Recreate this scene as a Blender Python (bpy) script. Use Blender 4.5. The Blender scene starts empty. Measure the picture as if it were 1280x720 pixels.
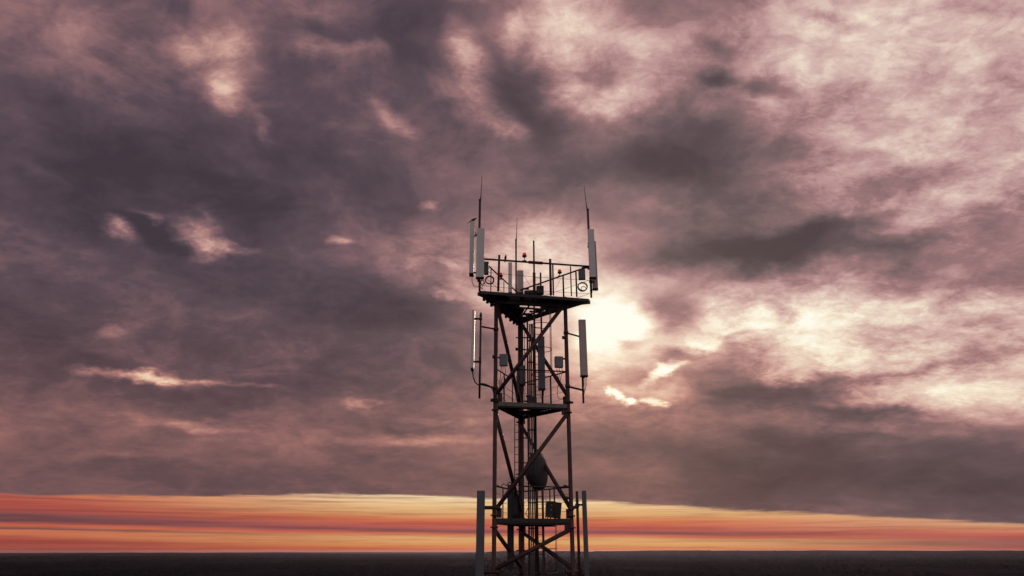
import bpy, bmesh, math, random
import numpy as np
from mathutils import Vector, Matrix, noise as mnoise

R = math.radians
scene = bpy.context.scene
COL = scene.collection

# ------------------------------------------------------------------ camera
F = 853.33                       # focal length in pixels of the 1280 wide photograph (24 mm)
TH = math.atan(328.2 / F)          # upward pitch
H = 70.0                         # height of the hovering camera
HAZE = 1.15e-5
cam = bpy.data.cameras.new("camera")
cam.sensor_width = 36; cam.lens = 24; cam.clip_start = .1; cam.clip_end = 200000
camo = bpy.data.objects.new("camera", cam); COL.objects.link(camo)
camo.location = (0, 0, H); camo.rotation_euler = (math.pi / 2 + TH, 0, 0)
scene.camera = camo

def ray(px, py):
    a = (px - 640) / F; b = (360 - py) / F
    return Vector((a, math.cos(TH) - b * math.sin(TH), math.sin(TH) + b * math.cos(TH)))
def azel(px, py):
    d = ray(px, py).normalized()
    return math.atan2(d.x, d.y), math.asin(d.z)
def P(px, py, Y):                # the point at distance Y north of the camera seen at that place
    d = ray(px, py); return Vector((d.x * Y / d.y, Y, H + d.z * Y / d.y))

# ------------------------------------------------------------------ view
scene.view_settings.view_transform = 'Standard'
scene.view_settings.look = 'None'
scene.view_settings.exposure = 0
scene.view_settings.gamma = 1
scene.render.engine = 'CYCLES'
scene.cycles.max_bounces = 5
scene.cycles.use_denoising = True

# ------------------------------------------------------------------ sun, veiled by cloud
SAZ, SEL = azel(756, 402)
sun = bpy.data.lights.new("sun", 'SUN'); sun.energy = 1.0; sun.angle = R(10); sun.color = (1, .78, .58)
suno = bpy.data.objects.new("sun", sun); COL.objects.link(suno)
sd = Vector((math.sin(SAZ) * math.cos(SEL), math.cos(SAZ) * math.cos(SEL), math.sin(SEL)))
suno.rotation_euler = sd.to_track_quat('Z', 'Y').to_euler()
suno.location = (0, 0, H + 60)

# ------------------------------------------------------------------ sky
def lin(r, g, b):
    f = lambda c: (c / 255 / 12.92) if c / 255 <= .04045 else ((c / 255 + .055) / 1.055) ** 2.4
    return (f(r), f(g), f(b), 1)

world = bpy.data.worlds.new("World"); scene.world = world; world.use_nodes = True
NT = world.node_tree; NT.nodes.clear()
def N(t, **k):
    n = NT.nodes.new(t)
    for a, v in k.items(): setattr(n, a, v)
    return n
def LK(a, b): NT.links.new(a, b)
def setin(n, i, v):
    if hasattr(v, 'is_linked'): LK(v, n.inputs[i])
    elif v is not None: n.inputs[i].default_value = v
def M(op, a, b=None, c=None, clamp=False):
    n = N('ShaderNodeMath', operation=op); n.use_clamp = clamp
    setin(n, 0, a); setin(n, 1, b); setin(n, 2, c); return n.outputs[0]
def VM(op, a, b=None, c=None):
    n = N('ShaderNodeVectorMath', operation=op)
    setin(n, 0, a); setin(n, 1, b); setin(n, 2, c)
    return n.outputs['Value'] if op in ('LENGTH', 'DOT_PRODUCT') else n.outputs['Vector']
def SM(v, a, b, lo=0, hi=1, kind='SMOOTHSTEP'):
    n = N('ShaderNodeMapRange', interpolation_type=kind)
    setin(n, 0, v); setin(n, 1, a); setin(n, 2, b); setin(n, 3, lo); setin(n, 4, hi); return n.outputs[0]
def XYZ(x, y, z):
    n = N('ShaderNodeCombineXYZ'); setin(n, 0, x); setin(n, 1, y); setin(n, 2, z); return n.outputs[0]
def NOISE(v, scale, detail=6, rough=.55, dist=0, lac=2):
    n = N('ShaderNodeTexNoise'); setin(n, 'Vector', v); n.inputs['Scale'].default_value = scale
    n.inputs['Detail'].default_value = detail; n.inputs['Roughness'].default_value = rough
    n.inputs['Distortion'].default_value = dist; n.inputs['Lacunarity'].default_value = lac
    return n
def RAMP(v, stops, interp='LINEAR'):
    n = N('ShaderNodeValToRGB'); setin(n, 0, v); cr = n.color_ramp; cr.interpolation = interp
    while len(cr.elements) > 1: cr.elements.remove(cr.elements[-1])
    cr.elements[0].position = stops[0][0]; cr.elements[0].color = lin(*stops[0][1])
    for p, c in stops[1:]:
        e = cr.elements.new(p); e.color = lin(*c)
    return n.outputs[0]
def MIX(f, a, b):
    n = N('ShaderNodeMix', data_type='RGBA'); setin(n, 0, f); setin(n, 6, a); setin(n, 7, b); return n.outputs[2]

tc = N('ShaderNodeTexCoord')
DIR = tc.outputs['Generated']
sep = N('ShaderNodeSeparateXYZ'); LK(DIR, sep.inputs[0])
dx, dy, dz = sep.outputs
AZ = M('ARCTAN2', dx, dy); EL = M('ARCSINE', dz)
hz = M('ADD', M('MAXIMUM', dz, 0.0), .30)
CP = XYZ(M('DIVIDE', dx, hz), M('DIVIDE', dy, hz), 0.0)      # position on the cloud deck
w1 = NOISE(CP, 1.5, 7, .6); w2 = NOISE(VM('ADD', CP, (7.3, 2.1, 4)), 6.5, 6, .62)
wa = VM('SUBTRACT', w1.outputs['Color'], (.5, .5, .5)); wb = VM('SUBTRACT', w2.outputs['Color'], (.5, .5, .5))
elf = SM(EL, R(3), R(20), .25, 1)
amp = XYZ(.20, M('MULTIPLY', elf, .16), 0.0)
amp2 = XYZ(.07, M('MULTIPLY', elf, .055), 0.0)
UV0 = XYZ(AZ, EL, 0.0)
UV = VM('ADD', VM('ADD', UV0, VM('MULTIPLY', wa, amp)), VM('MULTIPLY', wb, amp2))

def blob(px, py, rx, ry, rot, hard=0, uv=None):
    c = azel(px, py); r = R(rot)
    u = azel(px + rx * .5 * math.cos(r), py + rx * .5 * math.sin(r))
    v = azel(px - ry * .5 * math.sin(r), py + ry * .5 * math.cos(r))
    du = (2 * (u[0] - c[0]), 2 * (u[1] - c[1])); dv = (2 * (v[0] - c[0]), 2 * (v[1] - c[1]))
    m = N('ShaderNodeMapping', vector_type='TEXTURE'); LK(uv or UV, m.inputs[0])
    m.inputs['Location'].default_value = (c[0], c[1], 0)
    m.inputs['Rotation'].default_value = (0, 0, math.atan2(du[1], du[0]))
    m.inputs['Scale'].default_value = (math.hypot(*du), math.hypot(*dv), 1)
    return SM(VM('LENGTH', m.outputs[0]), 1.0, hard)
#  x, y, rx, ry, tilt (clockwise), amount, hardness : banks of cloud and the gaps between them
BLOBS = [
 # the thin bright veil on the right and top right
 (1150, 130, 400, 300, 0, .315, .3), (1000, 40, 380, 130, 0, .10, 0), (1190, 430, 440, 110, 0, .36, .3), (950, 400, 240, 80, 0, .28, 0), (1010, 350, 260, 50, 0, .08, 0),
 (745, 50, 190, 120, 0, .33, .1), (692, 18, 60, 60, 0, .12, 0), (775, 122, 80, 34, -10, .20, 0), (716, 105, 44, 26, 0, .14, 0), (860, 125, 90, 40, 10, .10, 0), (655, 70, 30, 60, 0, .06, 0),
 (840, 195, 220, 90, 0, .05, 0), (700, 190, 90, 60, 0, .03, 0),
 # left bank
 (60, 230, 300, 170, 25, -.11, 0), (300, 240, 330, 110, 25, -.07, 0), (100, 50, 280, 130, 20, .10, 0), (420, 410, 360, 110, 0, -.09, 0), (120, 140, 200, 40, 25, .04, 0), (60, 420, 240, 90, 0, -.07, 0),
 (20, 218, 60, 12, 25, .07, 0), (110, 330, 200, 30, 10, .05, 0),
 (262, 55, 130, 80, 45, .12, 0), (300, 58, 60, 30, 0, .16, 0), (240, 62, 45, 30, 30, .10, 0), (287, 118, 40, 34, 50, .22, 0), (322, 156, 40, 14, 60, .12, 0), (300, 90, 50, 34, 0, .08, 0),
 (235, 28, 60, 26, 20, -.12, 0), (405, 70, 60, 20, 18, .18, 0), (455, 75, 40, 12, 10, .10, 0), (370, 20, 110, 24, 10, .10, 0), (555, 5, 60, 20, 0, .22, 0), (576, 72, 60, 34, 30, .28, 0), (598, 128, 90, 36, 28, .18, 0), (640, 155, 50, 18, 20, .12, 0), (495, 148, 60, 18, 30, .16, 0), (640, 46, 26, 40, 0, .15, 0),
 (490, 45, 110, 60, 0, -.11, 0), (650, 92, 50, 70, -5, -.20, 0), (700, 160, 80, 70, 30, -.12, 0), (560, 250, 200, 60, 10, -.03, 0), (360, 190, 120, 60, 40, -.05, 0),
 (762, 84, 50, 36, 0, -.24, 0), (812, 25, 70, 44, 0, -.17, 0), (895, 96, 44, 20, 0, -.22, 0), (968, 106, 60, 24, 0, -.24, 0), (1030, 120, 90, 34, -20, -.16, 0), (900, 60, 50, 20, 20, -.14, 0),
 (905, 180, 150, 54, -8, -.17, .1), (810, 205, 130, 50, -5, -.11, 0), (980, 240, 150, 44, 0, -.08, 0), (720, 215, 100, 46, 0, -.07, 0), (860, 255, 140, 30, 0, .04, 0), (1020, 190, 60, 60, 0, .05, 0), (1000, 190, 60, 60, 0, -.08, 0),
 (950, 312, 190, 38, -8, -.27, .1), (1085, 318, 100, 30, -5, -.20, 0), (1040, 280, 90, 26, -12, -.14, 0), (800, 322, 100, 34, -8, -.20, 0), (900, 350, 120, 24, -10, -.12, 0),
 (1130, 232, 110, 26, -12, -.20, 0), (1230, 290, 130, 60, 0, -.12, 0), (1050, 25, 60, 14, 10, -.14, 0), (1180, 340, 150, 34, 0, -.12, 0), (1230, 20, 80, 20, 5, -.12, 0), (1250, 90, 60, 60, 0, -.08, 0),
 (650, 330, 140, 100, 0, .16, 0), (560, 340, 110, 90, 0, .16, 0), (690, 300, 90, 50, 0, .14, 0), (490, 300, 110, 60, 10, .07, 0), (470, 340, 80, 30, 10, .05, 0),
 (134, 284, 40, 22, 20, .32, 0), (200, 290, 80, 26, 30, -.14, 0), (255, 292, 64, 34, 40, .30, 0), (292, 314, 50, 18, 20, .24, 0), (180, 262, 44, 10, 10, .18, 0), (245, 320, 30, 14, 0, .14, 0),
 (425, 293, 30, 13, 10, .24, 0), (538, 246, 24, 10, 10, .20, 0), (552, 387, 24, 10, 10, .20, 0), (185, 468, 115, 12, 2, .34, 0), (240, 474, 80, 10, 2, .20, 0), (330, 478, 80, 8, 4, .10, 0), (150, 405, 40, 14, 0, .12, 0), (455, 490, 30, 7, 0, .16, 0),
 (480, 245, 90, 60, 40, -.07, 0), (300, 340, 120, 60, 0, -.06, 0), (430, 470, 200, 40, 0, -.05, 0), (250, 590, 460, 50, 0, -.05, 0), (600, 500, 120, 50, 0, .05, 0), (520, 545, 150, 14, 0, .14, 0), (250, 530, 110, 10, 6, .12, 0), (560, 520, 100, 10, 0, .08, 0), (150, 560, 160, 10, 0, .05, 0),
 (770, 470, 150, 60, 10, .14, 0), (720, 520, 160, 30, 0, .06, 0), (700, 590, 160, 20, 0, .06, 0), (850, 560, 160, 40, 0, -.06, 0),
 # puffs in front of the bright veil
 (835, 385, 54, 34, 0, -.32, .1), (775, 425, 28, 14, 0, -.30, 0), (845, 434, 44, 16, 0, -.30, 0), (1120, 405, 90, 22, -8, -.20, 0), (980, 388, 60, 24, 20, -.18, 0), (1240, 400, 80, 20, 0, -.14, 0), (910, 420, 50, 12, 0, -.12, 0),
 (930, 492, 140, 26, -6, -.09, 0), (1080, 464, 180, 18, -12, -.17, 0), (1230, 432, 120, 20, -10, -.20, 0), (800, 462, 60, 20, 0, -.14, 0), (1080, 505, 120, 14, 6, -.12, 0),
 (1190, 498, 190, 44, 5, .26, 0), (1000, 455, 160, 26, -8, .10, 0), (1000, 510, 120, 18, 4, .07, 0), (960, 400, 180, 50, 0, .06, 0), (980, 590, 260, 60, 2, -.13, 0), (1210, 605, 240, 50, 6, -.15, 0), (1150, 534, 160, 12, 8, .08, 0), (1000, 545, 150, 30, 6, -.12, 0), (1220, 565, 140, 24, 4, -.09, 0), (300, 560, 560, 70, 0, .035, 0), (830, 540, 220, 60, 0, .05, 0),
]
acc = M('ADD', .385, 0.0)
UVB = UV
for i, (x, y, rx, ry, rot, a, hd) in enumerate(BLOBS):
    if i % 6 == 5:               # makes the renderer work through the banks in order
        UVB = VM('ADD', UV, XYZ(M('MULTIPLY', acc, 1e-9), 0.0, 0.0))
    acc = M('MULTIPLY_ADD', blob(x, y, rx, ry, rot, hd, UVB), a, acc)
# texture of the cloud itself
c1 = NOISE(VM('ADD', CP, (3.1, 8.4, 0)), 2.6, 6, .55, .4).outputs['Fac']
c2 = NOISE(VM('MULTIPLY', VM('ADD', CP, (1.7, -4, 0)), (1, 1.25, 1)), 17, 6, .6, .5).outputs['Fac']
c3 = NOISE(VM('ADD', CP, (12, 3.3, 0)), 7.5, 8, .62, .5).outputs['Fac']
rip = NOISE(VM('MULTIPLY', VM('ADD', CP, (5, 5, 0)), (1, 1.7, 1)), 42, 5, .62, 1.0).outputs['Fac']
# rims lit from the side of the sun: the same billows sampled a little nearer to it
sz = math.sin(SEL) + .30
SCP = (math.sin(SAZ) * math.cos(SEL) / sz, math.cos(SAZ) * math.cos(SEL) / sz, 0)
TOW = VM('NORMALIZE', VM('SUBTRACT', SCP, CP))
c3s = NOISE(VM('ADD', VM('MULTIPLY_ADD', TOW, (.030, .030, 0), CP), (12, 3.3, 0)), 7.5, 8, .62, .5).outputs['Fac']
rim = M('MAXIMUM', M('MINIMUM', M('SUBTRACT', c3s, c3), .16), -.16)
puff = M('SUBTRACT', SM(c3, .36, .66), .5)                    # billows with a lit and a dull side
lace = M('SUBTRACT', SM(c2, .40, .62), .5)
open_ = SM(acc, .34, .66)                                     # 0 in the thick banks, 1 in the thin veil
tex = M('MULTIPLY', M('SUBTRACT', c1, .5), .42)
tex = M('MULTIPLY_ADD', puff, M('MULTIPLY_ADD', open_, .03, .065), tex)
tex = M('MULTIPLY_ADD', lace, M('MULTIPLY_ADD', open_, .06, .024), tex)
tex = M('MULTIPLY_ADD', M('SUBTRACT', rip, .5), M('MULTIPLY_ADD', open_, .15, .03), tex)
tex = M('MULTIPLY_ADD', rim, M('MULTIPLY_ADD', open_, .30, .30), tex)
tex = M('MULTIPLY', tex, SM(EL, R(4), R(14), .5, 1))
V = M('ADD', acc, tex)
# the sun behind thin cloud, and the gaps it burns through
core = blob(748, 403, 80, 76, 0, 0)
core2 = blob(755, 402, 52, 54, 0, 0)
veil = blob(850, 405, 170, 62, 0, 0)
glow = blob(735, 388, 240, 150, 0, 0)
SUNG = M('MULTIPLY_ADD', veil, .16, M('MULTIPLY_ADD', core2, .42, M('ADD', M('MULTIPLY', core, .24), M('MULTIPLY', glow, .36))))
for (x, y, rx, ry, rot, a) in ((822, 457, 24, 13, -40, .50), (840, 448, 26, 8, -20, .2), (780, 483, 13, 8, 20, .5), (792, 494, 18, 9, 0, .6), (816, 494, 14, 7, 10, .35), (860, 425, 44, 16, -10, .2), (588, 384, 40, 22, 20, .16), (800, 475, 60, 30, 0, .06)):
    SUNG = M('MULTIPLY_ADD', blob(x, y, rx, ry * 1.1, rot, 0), a, SUNG)
V = M('ADD', V, SUNG)
V = M('SMOOTH_MAX', V, .20, .12)
left = RAMP(V, [(0, (38, 32, 38)), (.22, (66, 55, 64)), (.34, (91, 74, 83)), (.42, (119, 91, 98)), (.5, (146, 108, 110)), (.6, (182, 138, 132)), (.72, (218, 178, 164)), (.85, (244, 220, 198)), (1, (255, 250, 236))])
right = RAMP(V, [(0, (42, 34, 40)), (.22, (78, 64, 68)), (.34, (102, 84, 88)), (.42, (127, 101, 103)), (.5, (154, 116, 118)), (.6, (186, 146, 145)), (.7, (208, 174, 168)), (.8, (228, 204, 190)), (.9, (246, 234, 210)), (1, (255, 252, 238))])
cloud = MIX(SM(AZ, R(-20), R(25)), left, right)
# warmer and redder low down
low = RAMP(V, [(0, (50, 34, 40)), (.22, (76, 56, 62)), (.34, (100, 75, 79)), (.42, (130, 92, 92)), (.5, (162, 112, 106)), (.6, (200, 144, 126)), (.72, (232, 190, 160)), (.85, (250, 228, 194)), (1, (255, 252, 236))])
cloud = MIX(M('MULTIPLY', SM(EL, R(22), R(6)), SM(AZ, R(34), R(12), .35, 1)), cloud, low)
# clear strip under the deck of cloud
e0 = azel(640, 690)[1]
def elc(x, y): return azel(x, y)
edge_n = NOISE(VM('MULTIPLY', UV0, (1, 9, 1)), 9, 8, .66).outputs['Fac']
top_el = SM(AZ, azel(40, 617)[0], azel(1280, 655)[0], 0, 1, 'LINEAR')
crv = N('ShaderNodeFloatCurve'); LK(top_el, crv.inputs['Value'])
cm = crv.mapping.curves[0]
pts = [(40, 617), (200, 619), (440, 617), (640, 622), (760, 626), (900, 635), (1100, 645), (1280, 655)]
a0, a1 = azel(40, 617)[0], azel(1280, 655)[0]
cp = [((azel(x, y)[0] - a0) / (a1 - a0), azel(x, y)[1] * 5) for x, y in pts]
cm.points[0].location = cp[0]; cm.points[1].location = cp[-1]
for p in cp[1:-1]: cm.points.new(*p)
crv.mapping.update()
TOP = M('ADD', M('DIVIDE', crv.outputs[0], 5.0), M('MULTIPLY', M('SUBTRACT', edge_n, .5), .014))
tilt = M('MULTIPLY', AZ, .010)
T = M('ADD', M('DIVIDE', M('SUBTRACT', M('ADD', EL, tilt), e0), R(5.2)), M('MULTIPLY', M('SUBTRACT', NOISE(VM('MULTIPLY', UV0, (1, 32, 1)), 5, 6, .65).outputs['Fac'], .5), .085))
mid = RAMP(T, [(0, (206, 104, 70)), (.056, (214, 128, 78)), (.135, (222, 165, 108)), (.20, (216, 160, 108)), (.248, (200, 100, 80)), (.285, (132, 82, 85)), (.327, (180, 92, 84)), (.394, (200, 102, 82)), (.45, (206, 116, 80)), (.53, (218, 164, 110)), (.65, (230, 190, 138)), (.765, (242, 214, 168)), (1, (242, 214, 172))])
side = RAMP(T, [(.02, (160, 78, 68)), (.09, (168, 80, 70)), (.146, (200, 112, 80)), (.19, (198, 114, 82)), (.214, (112, 72, 76)), (.242, (200, 108, 80)), (.27, (190, 95, 75)), (.304, (118, 76, 80)), (.37, (118, 76, 80)), (.43, (160, 80, 74)), (.507, (178, 84, 74)), (.586, (190, 96, 78)), (.676, (212, 120, 84)), (.79, (208, 118, 84))])
rside = RAMP(T, [(.03, (222, 115, 88)), (.07, (200, 90, 78)), (.13, (150, 85, 85)), (.2, (150, 86, 86)), (.26, (190, 92, 82)), (.33, (214, 140, 105)), (.4, (218, 168, 128)), (.55, (222, 176, 138)), (.8, (226, 184, 146))])
side = MIX(SM(AZ, R(-5), R(5)), side, rside)
strip = MIX(SM(M('ABSOLUTE', M('SUBTRACT', AZ, R(2))), R(8), R(38)), mid, side)
sfine = NOISE(VM('MULTIPLY', UV0, (1, 44, 1)), 4.5, 7, .66).outputs['Fac']
under = SM(M('SUBTRACT', TOP, EL), R(2.0), R(0))                # shreds hanging below the cloud base
band = M('MULTIPLY', SM(M('SUBTRACT', TOP, EL), R(-.06), R(.22)), M('SUBTRACT', 1.0, M('MULTIPLY', M('MULTIPLY', under, SM(sfine, .52, .72)), .6)))
dusk = RAMP(SM(sfine, .42, .62), [(0, (255, 255, 255)), (1, (205, 176, 186))])
nd = N('ShaderNodeMix', data_type='RGBA', blend_type='MULTIPLY'); setin(nd, 0, .5); setin(nd, 6, strip); setin(nd, 7, dusk); strip = nd.outputs[2]
skyc = MIX(band, cloud, strip)
# unseen eastern sky behind the camera, lightened and cooled to light the panels
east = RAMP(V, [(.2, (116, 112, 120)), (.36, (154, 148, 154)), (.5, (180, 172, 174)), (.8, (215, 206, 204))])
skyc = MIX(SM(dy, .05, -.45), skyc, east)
# the clear air far above the cloud: physical sky, seen only faintly through it
ns = N('ShaderNodeTexSky', sky_type='NISHITA'); ns.sun_disc = False; ns.sun_elevation = SEL; ns.sun_rotation = SAZ
ns.air_density = 1.5; ns.dust_density = 4; ns.altitude = 70
bg1 = N('ShaderNodeBackground'); LK(ns.outputs[0], bg1.inputs[0]); bg1.inputs[1].default_value = .05
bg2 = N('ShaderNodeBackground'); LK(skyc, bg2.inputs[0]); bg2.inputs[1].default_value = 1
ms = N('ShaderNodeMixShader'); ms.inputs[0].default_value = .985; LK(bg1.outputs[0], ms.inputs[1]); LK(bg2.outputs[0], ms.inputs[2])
wo = N('ShaderNodeOutputWorld'); LK(ms.outputs[0], wo.inputs[0])
world.cycles.sampling_method = 'MANUAL'; world.cycles.sample_map_resolution = 512

# ------------------------------------------------------------------ materials
def mat(name, col, rough=.6, metal=0, var=.25, scale=6, col2=None, bump=0, emit=None):
    m = bpy.data.materials.new(name); m.use_nodes = True; t = m.node_tree; b = t.nodes['Principled BSDF']
    n = t.nodes.new('ShaderNodeTexNoise'); n.inputs['Scale'].default_value = scale; n.inputs['Detail'].default_value = 8; n.inputs['Roughness'].default_value = .65
    g = t.nodes.new('ShaderNodeTexCoord'); t.links.new(g.outputs['Object'], n.inputs['Vector'])
    r = t.nodes.new('ShaderNodeValToRGB'); t.links.new(n.outputs['Fac'], r.inputs[0])
    c2 = col2 or tuple(c * (1 - var) for c in col)
    r.color_ramp.elements[0].position = .38; r.color_ramp.elements[1].position = .62
    r.color_ramp.elements[0].color = (*c2, 1); r.color_ramp.elements[1].color = (*col, 1)
    t.links.new(r.outputs[0], b.inputs['Base Color'])
    b.inputs['Roughness'].default_value = rough; b.inputs['Metallic'].default_value = metal
    if bump:
        bp = t.nodes.new('ShaderNodeBump'); bp.inputs['Strength'].default_value = bump; t.links.new(n.outputs['Fac'], bp.inputs['Height']); t.links.new(bp.outputs[0], b.inputs['Normal'])
    if emit:
        b.inputs['Emission Color'].default_value = (*emit[0], 1); b.inputs['Emission Strength'].default_value = emit[1]
    return m
STEEL = mat('oxide_red_steel', (.088, .034, .032), .6, 0, col2=(.052, .022, .022), scale=5, bump=.1)
DARKST = mat('weathered_dark_steel', (.05, .036, .033), .65, 0, col2=(.032, .024, .022), scale=7, bump=.1)
GALV = mat('dull_galvanised_steel', (.20, .18, .16), .5, .3, col2=(.14, .12, .11), scale=9)
DECKM = mat('deck_board', (.27, .21, .17), .8, 0, col2=(.13, .10, .085), scale=12, bump=.2)
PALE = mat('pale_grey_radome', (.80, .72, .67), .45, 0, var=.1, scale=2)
BROWN = mat('flare_paled_grey_radome', (.60, .45, .40), .5, 0, var=.12, scale=2)  # base colour raised to hold the sun flare over the right middle panel
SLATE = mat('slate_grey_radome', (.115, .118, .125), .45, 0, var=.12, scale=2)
NAVY = mat('dark_blue_grey_radome', (.03, .033, .045), .5, 0, var=.12, scale=2)
NAVY2 = mat('charcoal_radome', (.045, .045, .05), .6, 0, var=.2, scale=3)
BOXM = mat('grey_box_enamel', (.24, .22, .21), .5, 0, var=.15, scale=4)
BLACK = mat('black_cable', (.03, .026, .026), .6, 0, var=.2, scale=8)
CABR = mat('brown_cable', (.16, .08, .06), .6, 0, var=.2, scale=8)
RED = mat('red_lamp_glass', (.75, .05, .04), .2, 0, var=.1, scale=5, emit=((1, .06, .04), .28))
FEATHER = mat('black_feather', (.02, .019, .02), .6, 0, var=.3, scale=30)
CONC = mat('concrete', (.32, .31, .29), .85, 0, var=.2, scale=3)

# ------------------------------------------------------------------ mesh helpers
class MB:
    def __init__(s): s.bm = bmesh.new()
    def tube(s, p, q, r, r2=None, seg=10, caps=True):
        p = Vector(p); q = Vector(q); d = q - p
        if d.length < 1e-6: return s
        a = d.to_track_quat('Z', 'Y').to_matrix(); r2 = r if r2 is None else r2
        A = [s.bm.verts.new(p + a @ Vector((r * math.cos(2 * math.pi * i / seg), r * math.sin(2 * math.pi * i / seg), 0))) for i in range(seg)]
        B = [s.bm.verts.new(q + a @ Vector((r2 * math.cos(2 * math.pi * i / seg), r2 * math.sin(2 * math.pi * i / seg), 0))) for i in range(seg)]
        for i in range(seg):
            f = s.bm.faces.new((A[i], A[(i + 1) % seg], B[(i + 1) % seg], B[i])); f.smooth = True
        if caps: s.bm.faces.new(A[::-1]); s.bm.faces.new(B)
        return s
    def path(s, pts, r, seg=7, closed=False):
        pts = [Vector(p) for p in pts]; n = len(pts); rings = []
        for i, p in enumerate(pts):
            d = (pts[(i + 1) % n] - pts[i - 1]) if closed else (pts[min(i + 1, n - 1)] - pts[max(i - 1, 0)])
            a = d.to_track_quat('Z', 'Y').to_matrix(); rr = r[i] if isinstance(r, (list, tuple)) else r
            rings.append([s.bm.verts.new(p + a @ Vector((rr * math.cos(2 * math.pi * k / seg), rr * math.sin(2 * math.pi * k / seg), 0))) for k in range(seg)])
        m = n if closed else n - 1
        for i in range(m):
            A, B = rings[i], rings[(i + 1) % n]
            # match seams so that the surface does not twist
            k0 = min(range(seg), key=lambda k: (B[k].co - A[0].co).length)
            for k in range(seg):
                try:
                    f = s.bm.faces.new((A[k], A[(k + 1) % seg], B[(k + 1 + k0) % seg], B[(k + k0) % seg])); f.smooth = True
                except ValueError: pass
        if not closed: s.bm.faces.new(rings[0][::-1]); s.bm.faces.new(rings[-1])
        return s
    def box(s, c, size, rot=None, bev=0):
        t = bmesh.new(); bmesh.ops.create_cube(t, size=1)
        for v in t.verts: v.co = Vector((v.co.x * size[0], v.co.y * size[1], v.co.z * size[2]))
        if bev: bmesh.ops.bevel(t, geom=t.edges[:], offset=bev, segments=2, affect='EDGES')
        m = (rot.to_matrix() if hasattr(rot, 'to_matrix') else rot) if rot is not None else Matrix.Identity(3)
        c = Vector(c); mp = {}
        for v in t.verts: mp[v] = s.bm.verts.new(c + m @ v.co)
        for f in t.faces: s.bm.faces.new([mp[v] for v in f.verts])
        t.free(); return s
    def beam(s, p, q, w, h, bev=0):
        p = Vector(p); q = Vector(q); d = (q - p).normalized()
        up = Vector((0, 0, 1)) if abs(d.z) < .95 else Vector((0, 1, 0))
        side = d.cross(up).normalized(); u = side.cross(d)
        return s.box((p + q) / 2, ((q - p).length, w, h), Matrix((d, side, u)).transposed(), bev)
    def prism(s, poly, z0, z1):
        A = [s.bm.verts.new((x, y, z0)) for x, y in poly]; B = [s.bm.verts.new((x, y, z1)) for x, y in poly]
        n = len(poly); s.bm.faces.new(A[::-1]); s.bm.faces.new(B)
        for i in range(n): s.bm.faces.new((A[i], A[(i + 1) % n], B[(i + 1) % n], B[i]))
        return s
    def build(s, name, m, parent=None, origin=None, **props):
        bmesh.ops.recalc_face_normals(s.bm, faces=s.bm.faces)
        org = Vector((0, 0, 0)); p = parent
        while p is not None: org += p.location; p = p.parent
        loc = Vector(origin) - org if origin is not None else Vector((0, 0, 0))
        for v in s.bm.verts: v.co -= org + loc
        me = bpy.data.meshes.new(name); s.bm.to_mesh(me); s.bm.free()
        me.materials.append(m); o = bpy.data.objects.new(name, me); o.location = loc; COL.objects.link(o)
        if parent is not None: o.parent = parent
        for k, v in props.items(): o[k] = v
        return o
def thing(name, label, cat, loc, group=None):
    o = bpy.data.objects.new(name, None); o.empty_display_size = .1; COL.objects.link(o)
    o.location = loc; o['label'] = label; o['category'] = cat
    if group: o['group'] = group
    return o
def single(mb, name, m, origin, label, cat, group=None, kind=None):
    o = mb.build(name, m, None, origin); o['label'] = label
    if cat: o['category'] = cat
    if group: o['group'] = group
    if kind: o['kind'] = kind
    return o
def zat(py, Y): return P(640, py, Y).z
def arc(c, r, a0, a1, n, ux=(1, 0, 0), uy=(0, 1, 0)):
    c = Vector(c); ux = Vector(ux); uy = Vector(uy)
    return [c + ux * r * math.cos(R(a0 + (a1 - a0) * i / n)) + uy * r * math.sin(R(a0 + (a1 - a0) * i / n)) for i in range(n + 1)]
def sag(p, q, drop, n=8):
    p = Vector(p); q = Vector(q)
    return [p.lerp(q, i / n) - Vector((0, 0, drop * 4 * (i / n) * (1 - i / n))) for i in range(n + 1)]

# ------------------------------------------------------------------ the lattice tower
LX, LY = P(619, 520, 22.78).x, 22.78
RX, RY = P(710.6, 520, 23.22).x, 23.22
BX, BY = P(650.6, 520, 25.12).x, 25.12
def Lg(z): return Vector((LX, LY, z))
def Rg(z): return Vector((RX, RY, z))
def Bg(z): return Vector((BX, BY, z))
ZT, ZM, ZL, ZB = zat(369, 23), zat(505, 23), zat(649.3, 23), zat(724, 23)
tower = thing('lattice_tower', 'tall oxide red triangular lattice tower carrying three railed platforms', 'tower', ((LX + RX + BX) / 3, (LY + RY + BY) / 3, 0))
levels = [ZT, ZM, ZL, ZB]
zz = ZB
while zz > 5.5:
    zz -= 3.7; levels.append(zz)
levels[-1] = .5
for g, r in ((Lg, .070), (Rg, .070), (Bg, .088)):
    m = MB().tube(g(.3), g(ZT), r, seg=14)
    for zl in levels[1:-1]:                                    # bolted flanges
        for dz in (.10, -.26):
            m.tube(g(zl + dz), g(zl + dz + .03), r * 1.75, seg=14)
            for k in range(6):
                a = k * math.pi / 3; v = Vector((math.cos(a), math.sin(a), 0)) * r * 1.45
                m.tube(g(zl + dz - .02) + v, g(zl + dz + .05) + v, .011, seg=6)
    m.build('leg', STEEL, tower)
    MB().box(g(.15), (.8, .8, .3), bev=.02).build('footing', CONC, tower)
def brace(p, q, r=.068):
    MB().tube(p, q, r, seg=12).build('diagonal_brace', STEEL, tower)
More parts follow.
